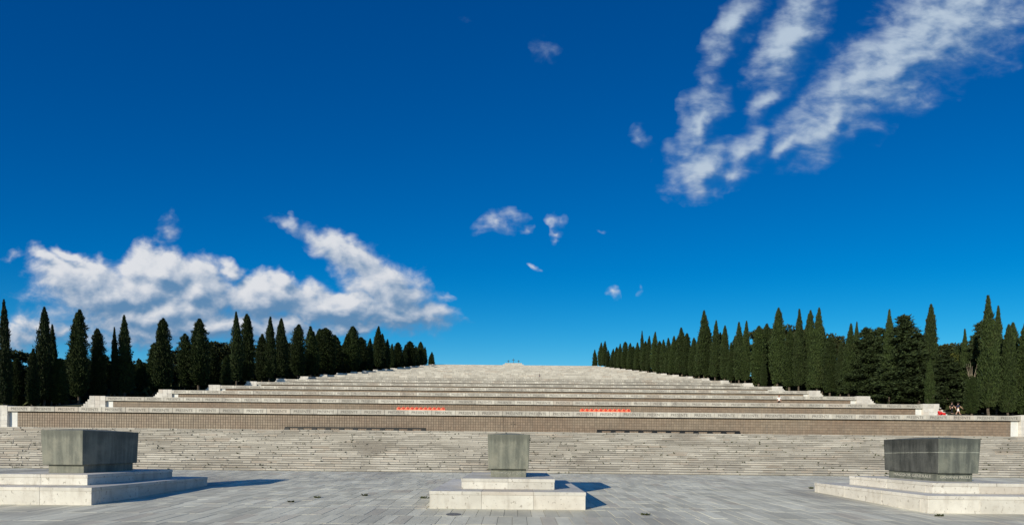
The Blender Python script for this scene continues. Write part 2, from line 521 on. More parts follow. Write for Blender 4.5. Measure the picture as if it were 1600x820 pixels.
xs = list(range(-1500, -200, 130)) + list(range(-200, 201, 8)) + list(range(330, 1501, 130))
ys = list(range(-1500, -60, 120)) + list(range(-60, 361, 6)) + list(range(480, 1700, 120))
mb = MB()
for y in ys:
    for x in xs:
        z = terrain_z(x, y)
        if abs(x) < 62:
            z = min(z - 2.6, ZS0 - .8 + .2 * max(0, y - 34)) if y > 20 else z
        z += 0.25 * math.sin(x * .31 + y * .17) * (1 if abs(x) > 62 and y > 40 else 0)
        mb.v.append((x, y, z))
nx = len(xs)
for j in range(len(ys) - 1):
    for i in range(nx - 1):
        a = j * nx + i
        mb.f.append((a, a + 1, a + nx + 1, a + nx))
terrain = obj('terrain', mb.mesh('terrain', terrain_m, True))
tag(terrain, kind='structure')

# ------------------------------------------------------------------ plaza
TOMBS = [(-18.0, 'a'), (-0.21, 'b'), (17.74, 'c')]
mb = MB()
mb.poly([(-70, -30, gz(-30) - .02), (70, -30, gz(-30) - .02), (70, STAIR_Y0 + .4, gz(STAIR_Y0 + .4) - .02), (-70, STAIR_Y0 + .4, gz(STAIR_Y0 + .4) - .02),
         (-70, -30, gz(-30) - .3), (70, -30, gz(-30) - .3), (70, STAIR_Y0 + .4, gz(STAIR_Y0) - .3), (-70, STAIR_Y0 + .4, gz(STAIR_Y0) - .3)],
        [(0, 1, 2, 3), (4, 7, 6, 5), (0, 4, 5, 1), (1, 5, 6, 2), (2, 6, 7, 3), (3, 7, 4, 0)])
plaza = mb.build('plaza_paving', joint_m)
tag(plaza, kind='structure')
SW, SL = 0.46, 1.36


def slab_verts(cx, cy, w, l, dz, tilt):
    g, c, t = 0.006, 0.004, 0.05
    x0, x1, y0, y1 = cx - w / 2 + g, cx + w / 2 - g, cy - l / 2 + g, cy + l / 2 - g
    out = []
    for (zz, ins) in ((-t, 0), (-c, 0), (0, c)):
        for (x, y) in ((x0 + ins, y0 + ins), (x1 - ins, y0 + ins), (x1 - ins, y1 - ins), (x0 + ins, y1 - ins)):
            out.append((x, y, gz(y) + zz + dz + tilt * (x - cx)))
    return out


SLF = [(0, 1, 5, 4), (1, 2, 6, 5), (2, 3, 7, 6), (3, 0, 4, 7), (4, 5, 9, 8), (5, 6, 10, 9), (6, 7, 11, 10), (7, 4, 8, 11), (8, 9, 10, 11)]
slab_protos = {}
for q, l in enumerate((SL, SL * .72, SL * .5)):
    m_ = MB()
    m_.poly([(x, y, z - 0 * gz(0)) for (x, y, z) in [(a, b, c - gz(b)) for (a, b, c) in slab_verts(0, 0, SW, l, 0, 0)]], SLF)
    slab_protos[q] = m_.mesh('paving_slab', slab_m)
slabs = []
y = TOMB_Y - 0.06
rows = []
yy_ = y
while yy_ > 5:
    l = SL
    rows.append((yy_ - l / 2, l, 0))
    yy_ -= l
yy_ = y
i = 0
while yy_ < STAIR_Y0 - .2:
    q = rnd.choice((1, 1, 2, 2))
    l = (SL, SL * .72, SL * .5)[q]
    l = min(l, STAIR_Y0 - yy_)
    rows.append((yy_ + l / 2, l, q if l > (SL, SL * .72, SL * .5)[q] - .01 else 9))
    yy_ += l
for (cy, l, q) in rows:
    off = rnd.random() * SW
    hw = min(60, 1.25 * cy + 6)
    n = int(hw / SW)
    for a in range(-n, n + 1):
        cx = a * SW + off
        inside = False
        for (tx, _) in TOMBS:
            if abs(cx - tx) + SW / 2 < 2.75 and cy - l / 2 > TOMB_Y and cy + l / 2 < TOMB_Y + 5.95:
                inside = True
        if not inside:
            slabs.append((cx, cy, l, q, rnd.uniform(-.004, .004), rnd.uniform(-.006, .006)))


def in_view(s):
    return 13.0 < s[1] and abs(s[0]) < s[1] * 1.15


vis = sorted([s for s in slabs if in_view(s) and s[3] in (0, 1, 2)], key=lambda s: s[1])[:300]
vset = set(id(s) for s in vis)
for (cx, cy, l, q, dz, tl) in vis:
    obj('paving_slab', slab_protos[q], None, plaza, (cx, cy, gz(cy) + dz), (math.atan(SLOPE), -math.atan(tl), 0))
mb = MB()
for s in slabs:
    if id(s) not in vset:
        mb.poly(slab_verts(s[0], s[1], SW, s[2], s[4], s[5]), SLF)
tag(mb.build('paving_slabs', slab_m, plaza), kind='stuff')
# round manhole cover between the front slabs
m_ = MB()
ring = 20
for (r_, z_) in ((.25, -.02), (.25, .006), (.22, .010), (.21, .006), (0.001, .008)):
    for a in range(ring):
        th = a * 2 * math.pi / ring
        m_.v.append((r_ * math.cos(th), r_ * math.sin(th), z_))
for k in range(4):
    for a in range(ring):
        b_ = (a + 1) % ring
        m_.f.append((k * ring + a, k * ring + b_, (k + 1) * ring + b_, (k + 1) * ring + a))
mh = m_.build('manhole_cover', plain('grey_iron_cover', (0.14, 0.14, 0.14), .7, .2), loc=(-2.0, 14.75, gz(14.75) + .004), rot=(math.atan(SLOPE), 0, 0))
tag(mh, 'small round grey cover set among the paving slabs before the middle tomb', 'manhole cover')

# ------------------------------------------------------------------ staircase
stair = empty('staircase', (0, STAIR_Y0, ZS0))
tag(stair, 'broad weathered travertine staircase rising from the plaza to the terraces', 'staircase')
NST = 20
RISE = (ZS1 - ZS0) / NST
TREAD = (STAIR_Y1 - STAIR_Y0) / (NST - 1)
SHW = 59.0
n_ind = 0
for i in range(NST):
    z0 = RISE * i
    y0 = TREAD * i
    back = (STAIR_Y1 - STAIR_Y0) + .6
    mb = MB()
    mb.box(-SHW, SHW, y0 + .03, min(y0 + TREAD + .2, back) if i < NST - 1 else back, (z0 - .25), z0 + RISE - .02)
    st = mb.build('step', core_m, stair)
    stuff = MB()
    x = -SHW + rnd.random() * .8
    protos = []
    while x < SHW:
        w = rnd.choice((.6, .8, 1.1, 1.4, 1.9))
        dzz, dyy = rnd.uniform(-.014, .010), rnd.uniform(-.03, .02)
        depth = TREAD + .06
        if i < 4 and n_ind < 295 and abs(x + w / 2) < (STAIR_Y0 + y0) * 1.17:
            m_ = MB()
            m_.box(x + .002, x + w - .002, y0 + dyy, y0 + depth, z0 + .03, z0 + RISE + dzz, .012)
            m_.build('stone_block', stair_m, st)
            n_ind += 1
        else:
            stuff.box(x + .002, x + w - .002, y0 + dyy, y0 + depth, z0 + .03, z0 + RISE + dzz, .012)
        x += w
    tag(stuff.build('stone_blocks', stair_m, st), kind='stuff')
mb = MB()
yb = STAIR_Y1 - STAIR_Y0
mb.poly([(-SHW, yb + .4, ZS1 - ZS0 - .004), (SHW, yb + .4, ZS1 - ZS0 - .004), (SHW, WALL_Y + .5 - STAIR_Y0, LAND_Z - ZS0), (-SHW, WALL_Y + .5 - STAIR_Y0, LAND_Z - ZS0),
         (-SHW, yb + .4, ZS1 - ZS0 - .5), (SHW, yb + .4, ZS1 - ZS0 - .5), (SHW, WALL_Y + .5 - STAIR_Y0, LAND_Z - ZS0 - .5), (-SHW, WALL_Y + .5 - STAIR_Y0, LAND_Z - ZS0 - .5)],
        [(0, 1, 2, 3), (4, 7, 6, 5), (0, 4, 5, 1), (1, 5, 6, 2), (2, 6, 7, 3), (3, 7, 4, 0)])
mb.build('landing', floor_m, stair)

# ------------------------------------------------------------------ terraces
COP_H, COP_D, REC = 0.57, 0.9, 0.34
PITCH = 2.72
presente = text_mesh('PRESENTE', 0.44, 0.003)
presente.materials.append(letter_m)
cb = MB()
cb.box(-PITCH / 2 + .012, PITCH / 2 - .012, 0, COP_D, -COP_H, 0, .02)
cop_mesh = cb.mesh('coping_block', coping_m)
WALL_H = STEP_Z - COP_H
# name plaques: one grid of small bronze plates, shared by the walls
pm = MB()
PW_, NR = 0.288, 6
HW0 = half_w(0)
ncol = int(2 * HW0 / PW_)
pw = 2 * HW0 / ncol
ph = WALL_H / NR
for a in range(ncol):
    for r_ in range(NR):
        x0 = -HW0 + a * pw + .014
        x1 = -HW0 + (a + 1) * pw - .014
        z0 = r_ * ph + .016
        z1 = (r_ + 1) * ph - .016
        d = 0.022 + 0.006 * rnd.random()
        pm.poly([(x0, 0, z0), (x1, 0, z0), (x1, 0, z1), (x0, 0, z1), (x0 + .01, -d, z0 + .01), (x1 - .01, -d, z0 + .01), (x1 - .01, -d, z1 - .01), (x0 + .01, -d, z1 - .01)],
                [(4, 5, 6, 7), (0, 1, 5, 4), (1, 2, 6, 5), (2, 3, 7, 6), (3, 0, 4, 7)])
plaque_mesh = pm.mesh('name_plaques', bronze_m)

for k in range(NTER):
    zt = COP_Z + STEP_Z * k
    yk = WALL_Y + STEP_Y * k
    hw = half_w(k)
    top = k == NTER - 1
    t = empty('terrace', (0, yk, zt - STEP_Z))
    lab = ORD[k] + (' stone terrace above the staircase, bronze-panelled wall under a pale coping' if k == 0 else
                    ' stone terrace counted up from the staircase, bronze-panelled wall under pale coping' if not top else
                    ' stone terrace of the stepped memorial, just below the three crosses')
    tag(t, lab, 'terrace', 'stepped memorial terraces')
    Z = STEP_Z                                   # top of the terrace in local height
    chw = hw + 0.85                              # coping reaches over the end strips
    # body with the walkable floor
    mb = MB()
    GAP = .12                                    # open shadow gap between wall and coping
    mb.box(-chw - 2.2, chw + 2.2, REC + .03, COP_D - .1, -.6, Z - COP_H - GAP)
    mb.box(-chw - 2.2, chw + 2.2, COP_D - .098, STEP_Y + REC + (30 if top else 0), -.6, Z - .012)
    mb.build('floor', floor_m, t)
    # wall backing + plaques
    mb = MB()
    mb.box(-hw, hw, REC - .02, REC + .028, -.3, Z - COP_H - GAP)
    wall = mb.build('wall', back_m, t)
    pl = obj('name_plaques', plaque_mesh, None, wall, (0, REC - .022, 0.0), (0, 0, 0), (hw / HW0, 1, (WALL_H - GAP) / WALL_H))
    tag(pl, kind='stuff')
    if k == 0:
        # seam and worn round emblem in the middle of the wall
        mb = MB()
        mb.box(-1.26, -1.18, REC - .06, REC - .02, 0, Z - COP_H - GAP)
        mb.build('seam_strip', back_m, wall)
        mb = MB()
        for (a, b_) in ((.06, .34), (.34, .06)):
            mb.box(-.12 - a, -.12 + a, REC - .062 - .004 * (a > .1), REC - .02, 1.0 - b_, 1.0 + b_)
        mb.build('emblem', back_m, wall)
    # end strips of pale stone beside the bronze
    for s in (-1, 1):
        mb = MB()
        xa, xb = sorted((s * (hw + .004), s * (chw - .004)))
        mb.box(xa, xb, REC - .05, REC + .02, -.3, Z - COP_H - .004)
        mb.build('end_strip', strip_m, t)
    # coping
    if k < 7:
        n = int(2 * chw / PITCH)
        p = 2 * chw / n
        for a in range(n):
            cx = -chw + (a + .5) * p
            c = obj('coping_block', cop_mesh, None, t, (cx, rnd.uniform(-.006, .006), Z + rnd.uniform(-.004, .004)), (0, 0, 0), (p / PITCH, 1, 1))
            obj('inscription', presente, None, c, (0, -.002, -.30), (R(90), 0, 0))
    else:
        mb = MB()
        n = int(2 * chw / PITCH)
        p = 2 * chw / n
        for a in range(n):
            cx = -chw + (a + .5) * p
            mb.box(cx - p / 2 + .012, cx + p / 2 - .012, rnd.uniform(-.006, .006), COP_D, Z - COP_H, Z + rnd.uniform(-.01, .01), .02)
        tag(mb.build('coping_blocks', coping_m, t), kind='stuff')
    # end walls with steps down to the side path
    for s in (-1, 1):
        e = MB()
        nc, nr = 3, 5
        wd = 2.3
        for r_ in range(nr):
            for c_ in range(nc):
                xa = chw + .01 + wd * c_ / nc
                xb = chw + wd * (c_ + 1) / nc - .008
                z0, z1 = -.15 + (Z + .15) * r_ / nr, -.15 + (Z + .15) * (r_ + 1) / nr - .008
                x0, x1 = sorted((s * xa, s * xb))
                e.box(x0, x1, rnd.uniform(-.01, .01), 2.6, z0 if r_ else -1.6, z1 + (.10 if r_ == nr - 1 else 0), .012)
        ew = e.build('end_wall', endwall_m, t)
        ns = 7
        for q in range(ns):
            m_ = MB()
            xa = chw + wd + q * .30
            zz = Z * (1 - (q + 1) / (ns + 1.0))
            x0, x1 = sorted((s * xa, s * (xa + .296)))
            m_.box(x0, x1, .06, 2.5, -1.8, zz - .1, .012)
            m_.build('side_step', endwall_m, ew)

# ------------------------------------------------------------------ summit: low white platform and three crosses
SUM_Y = 335.0
zt = COP_Z + STEP_Z * (NTER - 1)
pf = empty('summit_platform', (-1.0, SUM_Y, zt - .012))
tag(pf, 'low pale stone platform on the summit carrying three crosses', 'platform')
for q, (w_, z0, z1) in enumerate(((10.0, -1.5, 3.2), (7.8, 3.2, 5.6), (6.4, 5.6, 6.75))):
    mb = MB()
    mb.box(-w_, w_, -w_ * .7, w_ * .7, z0 + .001 * q, z1, .06)
    mb.build('tier', coping_m, pf)
for (dx, h, lab) in ((-3.8, 3.1, 'thin dark cross on the summit beside the tall one, on its shaded-trees side'), (0, 4.3, 'tallest thin dark cross in the middle of the summit platform'),
                     (3.9, 3.1, 'thin dark cross on the summit beside the tall one, on its sunlit-trees side')):
    mb = MB()
    mb.box(-.16, .16, -.16, .16, 0, h)
    c = empty('cross', (-1.0 + dx, SUM_Y, zt + 6.738))
    tag(c, lab, 'cross', 'three summit crosses')
    mb.build('shaft', cross_m, c)
    mb = MB()
    mb.box(-h * .26, h * .26, -.13, .13, h * .70, h * .70 + .32)
    mb.build('crossbar', cross_m, c)

# ------------------------------------------------------------------ the three tombs
TLAB = {'a': ('grey-green porphyry sarcophagus whose flank lies in deep shadow, plain pedestal', 'two-step pale marble plinth with its flank in shadow, weed at its front'),
        'b': ('square-fronted grey-green porphyry sarcophagus in line with the crosses', 'two-step pale marble plinth in line with the crosses, both front faces sunlit'),
        'c': ('dark streaked porphyry sarcophagus with a white vein and pale lettering', 'two-step pale marble plinth under the streaked sarcophagus with white vein')}
for (tx, key) in TOMBS:
    pl = empty('tomb_plinth', (tx, TOMB_Y, 0))
    tag(pl, TLAB[key][1], 'plinth', 'tomb plinths')
    for (nm, hw, y0, y1, z0, z1) in (('lower_step', 2.81, 0, 6.0, -.10, .63), ('upper_step', 1.77, .92, 5.1, .632, 1.03)):
        mb = MB()
        mb.box(-hw + .02, hw - .02, y0 + .02, y1 - .02, z0, z1 - .015)
        core = mb.build(nm, joint_m, pl)
        # facing blocks and top slabs, each a piece of its own
        H_ = z1 - z0
        slab_t = .13
        nb = 3 if nm == 'lower_step' else 2
        for s_ in range(4):
            L_ = (2 * hw) if s_ in (0, 2) else (y1 - y0)
            n_ = nb
            for a in range(n_):
                u0, u1 = L_ * a / n_ + .003, L_ * (a + 1) / n_ - .003
                m_ = MB()
                if s_ == 0:
                    m_.box(-hw + u0, -hw + u1, y0 + .0, y0 + .3, z0, z1 - slab_t - .004)
                elif s_ == 2:
                    m_.box(-hw + u0, -hw + u1, y1 - .3, y1, z0, z1 - slab_t - .004)
                elif s_ == 1:
                    m_.box(hw - .3, hw, y0 + max(u0, .304), y0 + min(u1, L_ - .304), z0, z1 - slab_t - .004)
                else:
                    m_.box(-hw, -hw + .3, y0 + max(u0, .304), y0 + min(u1, L_ - .304), z0, z1 - slab_t - .004)
                me = m_.mesh('facing_block', marble)
                bevel_mesh(me, .006, 1)
                obj('facing_block', me, None, core)
        nx_, ny_ = (3, 3) if nm == 'lower_step' else (2, 2)
        for a in range(nx_):
            for b_ in range(ny_):
                m_ = MB()
                xa, xb = -hw + 2 * hw * a / nx_, -hw + 2 * hw * (a + 1) / nx_
                ya, yb_ = y0 + (y1 - y0) * b_ / ny_, y0 + (y1 - y0) * (b_ + 1) / ny_
                e = .012
                m_.box(xa + (.003 if a else -e), xb - (.003 if a < nx_ - 1 else -e), ya + (.003 if b_ else -e), yb_ - (.003 if b_ < ny_ - 1 else -e), z1 - slab_t, z1)
                me = m_.mesh('top_slab', marble)
                bevel_mesh(me, .012, 2)
                obj('top_slab', me, None, core)
    pm_ = porph_b if key == 'c' else porph_a
    tb = empty('sarcophagus', (tx, TOMB_Y, 1.03))
    tag(tb, TLAB[key][0], 'tomb', 'three porphyry tombs')
    # neck (pedestal)
    mb = MB()
    mb.box(-.71, .71, 1.86, 4.15, .001, .325)
    me = bevel_mesh(mb.mesh('pedestal', pm_), .008, 1)
    neck = obj('pedestal', me, None, tb)
    # body: tapers inwards towards its foot
    zb, z1 = .325, 1.715
    bb, bt = (.80, 1.715, 4.27), (.845, 1.67, 4.29)
    vs_ = [(-bb[0], bb[1], 0), (bb[0], bb[1], 0), (bb[0], bb[2], 0), (-bb[0], bb[2], 0),
           (-bt[0], bt[1], z1 - zb), (bt[0], bt[1], z1 - zb), (bt[0], bt[2], z1 - zb), (-bt[0], bt[2], z1 - zb)]
    mb = MB()
    mb.poly(vs_, [(0, 3, 2, 1), (0, 1, 5, 4), (1, 2, 6, 5), (2, 3, 7, 6), (3, 0, 4, 7), (4, 5, 6, 7)])
    me = bevel_mesh(mb.mesh('body', pm_), .02, 2)
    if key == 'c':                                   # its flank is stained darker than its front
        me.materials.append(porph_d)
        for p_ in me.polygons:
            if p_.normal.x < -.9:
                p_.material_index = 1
    body = obj('body', me, None, tb, (0, 0, zb))
    # low hipped lid
    mb = MB()
    cy = (bt[1] + bt[2]) / 2
    mb.poly([(-bt[0] + .012, bt[1] + .012, 0), (bt[0] - .012, bt[1] + .012, 0), (bt[0] - .012, bt[2] - .012, 0), (-bt[0] + .012, bt[2] - .012, 0), (-.12, cy - .55, .075), (.12, cy - .55, .075), (.12, cy + .55, .075), (-.12, cy + .55, .075)],
            [(0, 1, 5, 4), (1, 2, 6, 5), (2, 3, 7, 6), (3, 0, 4, 7), (4, 5, 6, 7), (0, 3, 2, 1)])
    mb.build('lid', pm_, tb, loc=(0, 0, z1 - .006))
    if key == 'c':
        tm = text_mesh('GIOVANNI PRELLI', .15, .003)
        tm.materials.append(pale_letter_m)
        obj('inscription', tm, None, neck, (0, 1.857, .16), (R(90), 0, 0))
        tm = text_mesh('MAGGIOR GENERALE', .185, .003)
        tm.materials.append(pale_letter_m)
        obj('inscription', tm, None, neck, (-.713, 3.0, .165), (R(90), 0, R(-90)))
    elif key == 'b':
        tm = text_mesh('TOMMASO MONTI', .16, .003)
        tm.materials.append(plain('worn_letter', (0.28, 0.28, 0.25), .85, .3, 9))
        obj('inscription', tm, None, neck, (0, 1.857, .16), (R(90), 0, 0))


# ------------------------------------------------------------------ foliage building blocks
def leaf_mesh(name, pts, dirs, length, width, mat, rng, extra=None):
    """many small pointed leaf sprays: one diamond per point, standing along dirs"""
    n = len(pts)
    d = dirs / np.maximum(np.linalg.norm(dirs, axis=1, keepdims=True), 1e-6)
    ref = rng.normal(size=(n, 3))
    s = np.cross(d, ref)
    s /= np.maximum(np.linalg.norm(s, axis=1, keepdims=True), 1e-6)
    L = (length * rng.uniform(.6, 1.4, (n, 1)))
    Wd = (width * rng.uniform(.6, 1.3, (n, 1)))
    v = np.stack([pts - d * L * .3, pts + s * Wd * .5 + d * L * .1, pts + d * L * .7, pts - s * Wd * .5 + d * L * .1], 1).reshape(-1, 3)
    f = np.arange(n * 4).reshape(-1, 4)
    V, F = v.tolist(), f.tolist()
    if extra:
        k = len(V)
        V += extra.v
        F += [tuple(i + k for i in q) for q in extra.f]
    me = bpy.data.meshes.new(name)
    me.from_pydata(V, [], F)
    me.materials.append(mat)
    me.update()
    return me


def tube(path, radii, seg=7):
    m_ = MB()
    for (p, r_) in zip(path, radii):
        for a in range(seg):
            th = 2 * math.pi * a / seg
            m_.v.append((p[0] + r_ * math.cos(th), p[1] + r_ * math.sin(th), p[2]))
    for k in range(len(path) - 1):
        for a in range(seg):
            b_ = (a + 1) % seg
            m_.f.append((k * seg + a, k * seg + b_, (k + 1) * seg + b_, (k + 1) * seg + a))
    m_.f.append(tuple(range((len(path) - 1) * seg, len(path) * seg)))
    return m_


def merge(a, b):
    k = len(a.v)
    a.v += b.v
    a.f += [tuple(i + k for i in q) for q in b.f]
    return a


HREF = 16.0


def cypress_mesh(seed, fat=1.0, blunt=0.0, ragged=0.0):
    rng = np.random.default_rng(seed)

    def profile(t_):
        b2 = blunt * .3
        return np.interp(t_, [0, .05, .18, .38, .6, .8, .93, 1.0], [.45, .7, .93, 1.0, .82 + b2 * .5, .48 + b2, .17 + b2 * 1.1, .02])

    lobes = [(0, 0, 1.5, HREF, 1.1 * fat)]
    nl = rng.integers(6, 10)
    for i in range(nl):
        a = rng.uniform(0, 6.283)
        rr = rng.uniform(.3, .6) * fat
        h = HREF * rng.uniform(.42, .93 if blunt < .5 else .99)
        lobes.append((rr * math.cos(a), rr * math.sin(a), rng.uniform(1.4, 2.6), h, rng.uniform(.55, .85) * fat))
    P_, D_ = [], []
    core = MB()
    for li, (lx, ly, z0, z1, r0) in enumerate(lobes):
        n = int((z1 - z0) * r0 * 420)
        t = rng.uniform(0, 1, n) ** 1.05
        th = rng.uniform(0, 6.283, n)
        prof = profile(t)
        ph = rng.uniform(0, 6.283, 6)
        lump = 1 + .13 * np.sin(th * 3 + ph[0] + t * 9) + .10 * np.sin(t * 34 + ph[1] + th * 2) + (.10 + ragged * .22) * np.sin(t * 61 + ph[2] + 3 * np.cos(th + ph[3]))
        rr = r0 * prof * lump * np.where(rng.uniform(0, 1, n) < .08, rng.uniform(1.05, 1.28, n), rng.uniform(.62, 1.06, n))
        lean = rng.normal(0, .12, 2)
        z = z0 + t * (z1 - z0)
        x = lx * (1 - .35 * t) + rr * np.cos(th) + lean[0] * t * t
        y = ly * (1 - .35 * t) + rr * np.sin(th) + lean[1] * t * t
        P_.append(np.stack([x, y, z], 1))
        o = .55 + ragged * .5
        D_.append(np.stack([np.cos(th) * o, np.sin(th) * o, np.full(n, 1.15)], 1) + rng.normal(0, .28, (n, 3)))
        tt = np.linspace(0, .93, 9)
        pr = profile(tt)
        merge(core, tube([(lx * (1 - .35 * q) + lean[0] * q * q, ly * (1 - .35 * q) + lean[1] * q * q, z0 + q * (z1 - z0)) for q in tt], [max(.03, r0 * p * .60) for p in pr], 7))
    return leaf_mesh('cypress_crown', np.concatenate(P_), np.concatenate(D_), .36, .13, cyp_m, rng, core)


def conifer_mesh(seed, spread=3.2):
    rng = np.random.default_rng(seed)
    P_, D_ = [], []
    z = 1.6
    while z < HREF - .3:
        t = (z - 1.6) / (HREF - 1.6)
        nb = rng.integers(5, 8)
        for b_ in range(nb):
            a = rng.uniform(0, 6.283)
            Lb = spread * (1 - t) ** .75 * rng.uniform(.65, 1.12) + .25
            n = int(26 + 62 * Lb)
            s = rng.uniform(.12, 1, n) ** .8
            wd = .16 + .34 * s * (1.1 - s) * Lb * .9
            x = np.cos(a) * s * Lb + rng.normal(0, 1, n) * wd
            y = np.sin(a) * s * Lb + rng.normal(0, 1, n) * wd
            zz = z + rng.uniform(-.1, .25) + s * Lb * .16 - s * s * Lb * .12 + rng.normal(0, .17, n)
            P_.append(np.stack([x, y, zz], 1))
            D_.append(np.stack([np.full(n, math.cos(a)), np.full(n, math.sin(a)), np.full(n, .35)], 1) + rng.normal(0, .55, (n, 3)))
        z += rng.uniform(.45, .75)
    n = 160
    P_.append(np.stack([rng.normal(0, .1, n), rng.normal(0, .1, n), rng.uniform(HREF - 1.6, HREF, n)], 1))
    D_.append(np.stack([rng.normal(0, .4, n), rng.normal(0, .4, n), np.ones(n)], 1))
    return leaf_mesh('conifer_crown', np.concatenate(P_), np.concatenate(D_), .42, .2, con_m, rng)


def broad_mesh(seed, mat):
    rng = np.random.default_rng(seed)
    P_, D_ = [], []
    for c in range(46):
        a = rng.uniform(0, 6.283)
        zc = rng.uniform(.22, .95)
        rmax = 4.2 * math.sin(math.pi * min(1, .18 + zc * .78)) ** .7
        r_ = rmax * math.sqrt(rng.uniform(.1, 1))
        cx, cy, cz = r_ * math.cos(a), r_ * math.sin(a), zc * HREF * .92 + 1
        cr = rng.uniform(.8, 1.7)
        n = int(190 * cr)
        d = rng.normal(size=(n, 3))
        d /= np.linalg.norm(d, axis=1, keepdims=True)
        q = cr * rng.uniform(.5, 1.05, (n, 1)) * np.array([1, 1, .7])
        P_.append(np.array([cx, cy, cz]) + d * q)
        D_.append(d * .8 + rng.normal(0, .6, (n, 3)) + np.array([0, 0, .4]))
    return leaf_mesh('broadleaf_crown', np.concatenate(P_), np.concatenate(D_), .42, .28, mat, rng)


CYP = [cypress_mesh(11), cypress_mesh(12, .95, .1), cypress_mesh(13, 1.05, .35), cypress_mesh(14, 1.0, .7, .25), cypress_mesh(15, 1.1, .5, .5), cypress_mesh(16, .9, 0),
       cypress_mesh(17, 1.0, .2, .2), cypress_mesh(18, 1.15, .9, .4)]
CON = [conifer_mesh(31), conifer_mesh(32, 3.8)]
BRO = [broad_mesh(41, bro_m), broad_mesh(42, bro_m)]
YEL = broad_mesh(43, yel_m)
trunk_mesh = {}
for q in range(3):
    r2 = random.Random(q + 50)
    pth = [(r2.uniform(-.05, .05) * i, r2.uniform(-.05, .05) * i, -.6 + i * .9) for i in range(9)]
    m_ = tube(pth, [.24, .19, .17, .16, .15, .13, .11, .08, .05], 8)
    for b_ in range(4):
        a = r2.uniform(0, 6.28)
        s0 = pth[3 + b_]
        merge(m_, tube([s0, (s0[0] + .5 * math.cos(a), s0[1] + .5 * math.sin(a), s0[2] + .7), (s0[0] + .8 * math.cos(a), s0[1] + .8 * math.sin(a), s0[2] + 1.7)], [.07, .05, .02], 5))
    trunk_mesh[q] = m_.mesh('trunk', bark_m)


CW = {}


def crown_width(me):
    if me.name not in CW:
        a = np.empty(len(me.vertices) * 3)
        me.vertices.foreach_get('co', a)
        a = a.reshape(-1, 3)
        a = a[(a[:, 2] > HREF * .25) & (a[:, 2] < HREF * .5)]
        CW[me.name] = 2 * np.percentile(np.hypot(a[:, 0], a[:, 1]), 93)
    return CW[me.name]


def px_to_side(px, off):
    """distance along the axis at which the tree row crosses this bearing"""
    s = 1 if px > CX else -1
    tn = abs(px - CX) / FPX
    d = 100.0
    for _ in range(60):
        X = row_x(d) + off
        d = 0.5 * d + 0.5 * X / tn
    return s * (row_x(d) + off), d


def row_x(d):
    return 60.5 + 0.055 * max(0.0, 300 - d)


used_labels = {}


def tree_label(kind, look, x, y):
    k = max(0, min(NTER - 1, int((y - WALL_Y) / STEP_Y)))
    side = 'sunlit' if x > 0 else 'shaded'
    return '%s %s beside the %s terrace, %s row' % (look, kind, ORD[k], side)


def place_tree(name, kind, mesh, px, ytop, wpx, off, look, trunk=0, cat='tree', group='trees flanking the terraces', zs=None, clear=True):
    x, y = px_to_side(px, off)
    yc = ytop - ROLL * (px - CX)
    ztop = EYE.z + (CY - yc) / FPX * y
    zb = terrain_z(x, y) - .15
    h = max(4.0, ztop - zb)
    w = wpx / FPX * y * math.cos(math.atan2(x, y))      # wide-angle stretch taken out
    base_w = crown_width(mesh)
    sw = w / base_w
    t = empty(name, (x, y, zb), rnd.uniform(0, 6.28))
    lab = look(h, w) if callable(look) else look
    l0 = tree_label({'c': 'cypress', 'f': 'conifer', 'b': 'broadleaf tree'}[kind[0]], lab, x, y)
    tag(t, l0, cat, group)
    obj('crown', mesh, None, t, (0, 0, 0), (0, 0, 0), (sw, sw, h / HREF))
    obj('trunk', trunk_mesh[trunk % 3], None, t, (0, 0, 0), (0, 0, 0), (max(.7, sw), max(.7, sw), h / HREF))
    return t


def cyp_look(h, w):
    r_ = w / h
    a = 'very tall' if h > 17.5 else 'tall' if h > 14.5 else 'mid-height' if h > 11.5 else 'short'
    b_ = 'needle-thin' if r_ < .12 else 'slender' if r_ < .17 else 'full' if r_ < .23 else 'broad'
    return a + ' ' + b_


# (px, top y, width px, depth offset, crown variant)
LEFT = [(-30, 480, 60, 2, 1), (6, 470, 44, 0, 1), (24, 560, 40, 3, 4), (68, 481, 52, 1, 2), (80, 508, 40, 5, 0), (50, 545, 40, 0, 6), (92, 560, 50, 0, 4), (122, 485, 60, 1, 4), (105, 560, 40, 6, 3),
        (152, 514, 46, 2, 7), (178, 512, 26, 1, 5), (194, 494, 46, 0, 1), (216, 560, 30, 6, 4), (234, 560, 34, 8, 6), (254, 498, 54, 1, 3), (240, 536, 40, 4, 7), (288, 522, 46, 4, 7), (310, 499, 62, 1, 4), (330, 545, 44, 6, 3),
        (369, 488, 38, 1, 0), (384, 491, 44, 2, 4), (352, 556, 30, 0, 6), (420, 495, 36, 1, 1), (438, 498, 38, 2, 2), (408, 522, 40, 3, 6), (464, 507, 40, 1, 7), (484, 510, 34, 1, 5), (498, 514, 34, 3, 2),
        (506, 513, 46, 1, 7), (522, 524, 34, 3, 4), (549, 510, 36, 1, 3), (540, 522, 26, 3, 5), (564, 527, 30, 2, 7), (576, 529, 20, 1, 5), (588, 510, 26, 1, 0), (596, 522, 22, 2, 1), (603, 530, 18, 1, 5),
        (610, 537, 16, 1, 0), (621, 535, 24, 1, 3), (631, 539, 14, 2, 5), (640, 533, 24, 0, 7), (648, 541, 16, 2, 2), (656, 534, 20, 0, 2), (662, 542, 12, 1, 1), (673, 550, 13, -1, 1),
        (445, 530, 30, 5, 3), (534, 540, 30, 5, 3), (575, 545, 26, 5, 4), (615, 546, 20, 4, 6)]
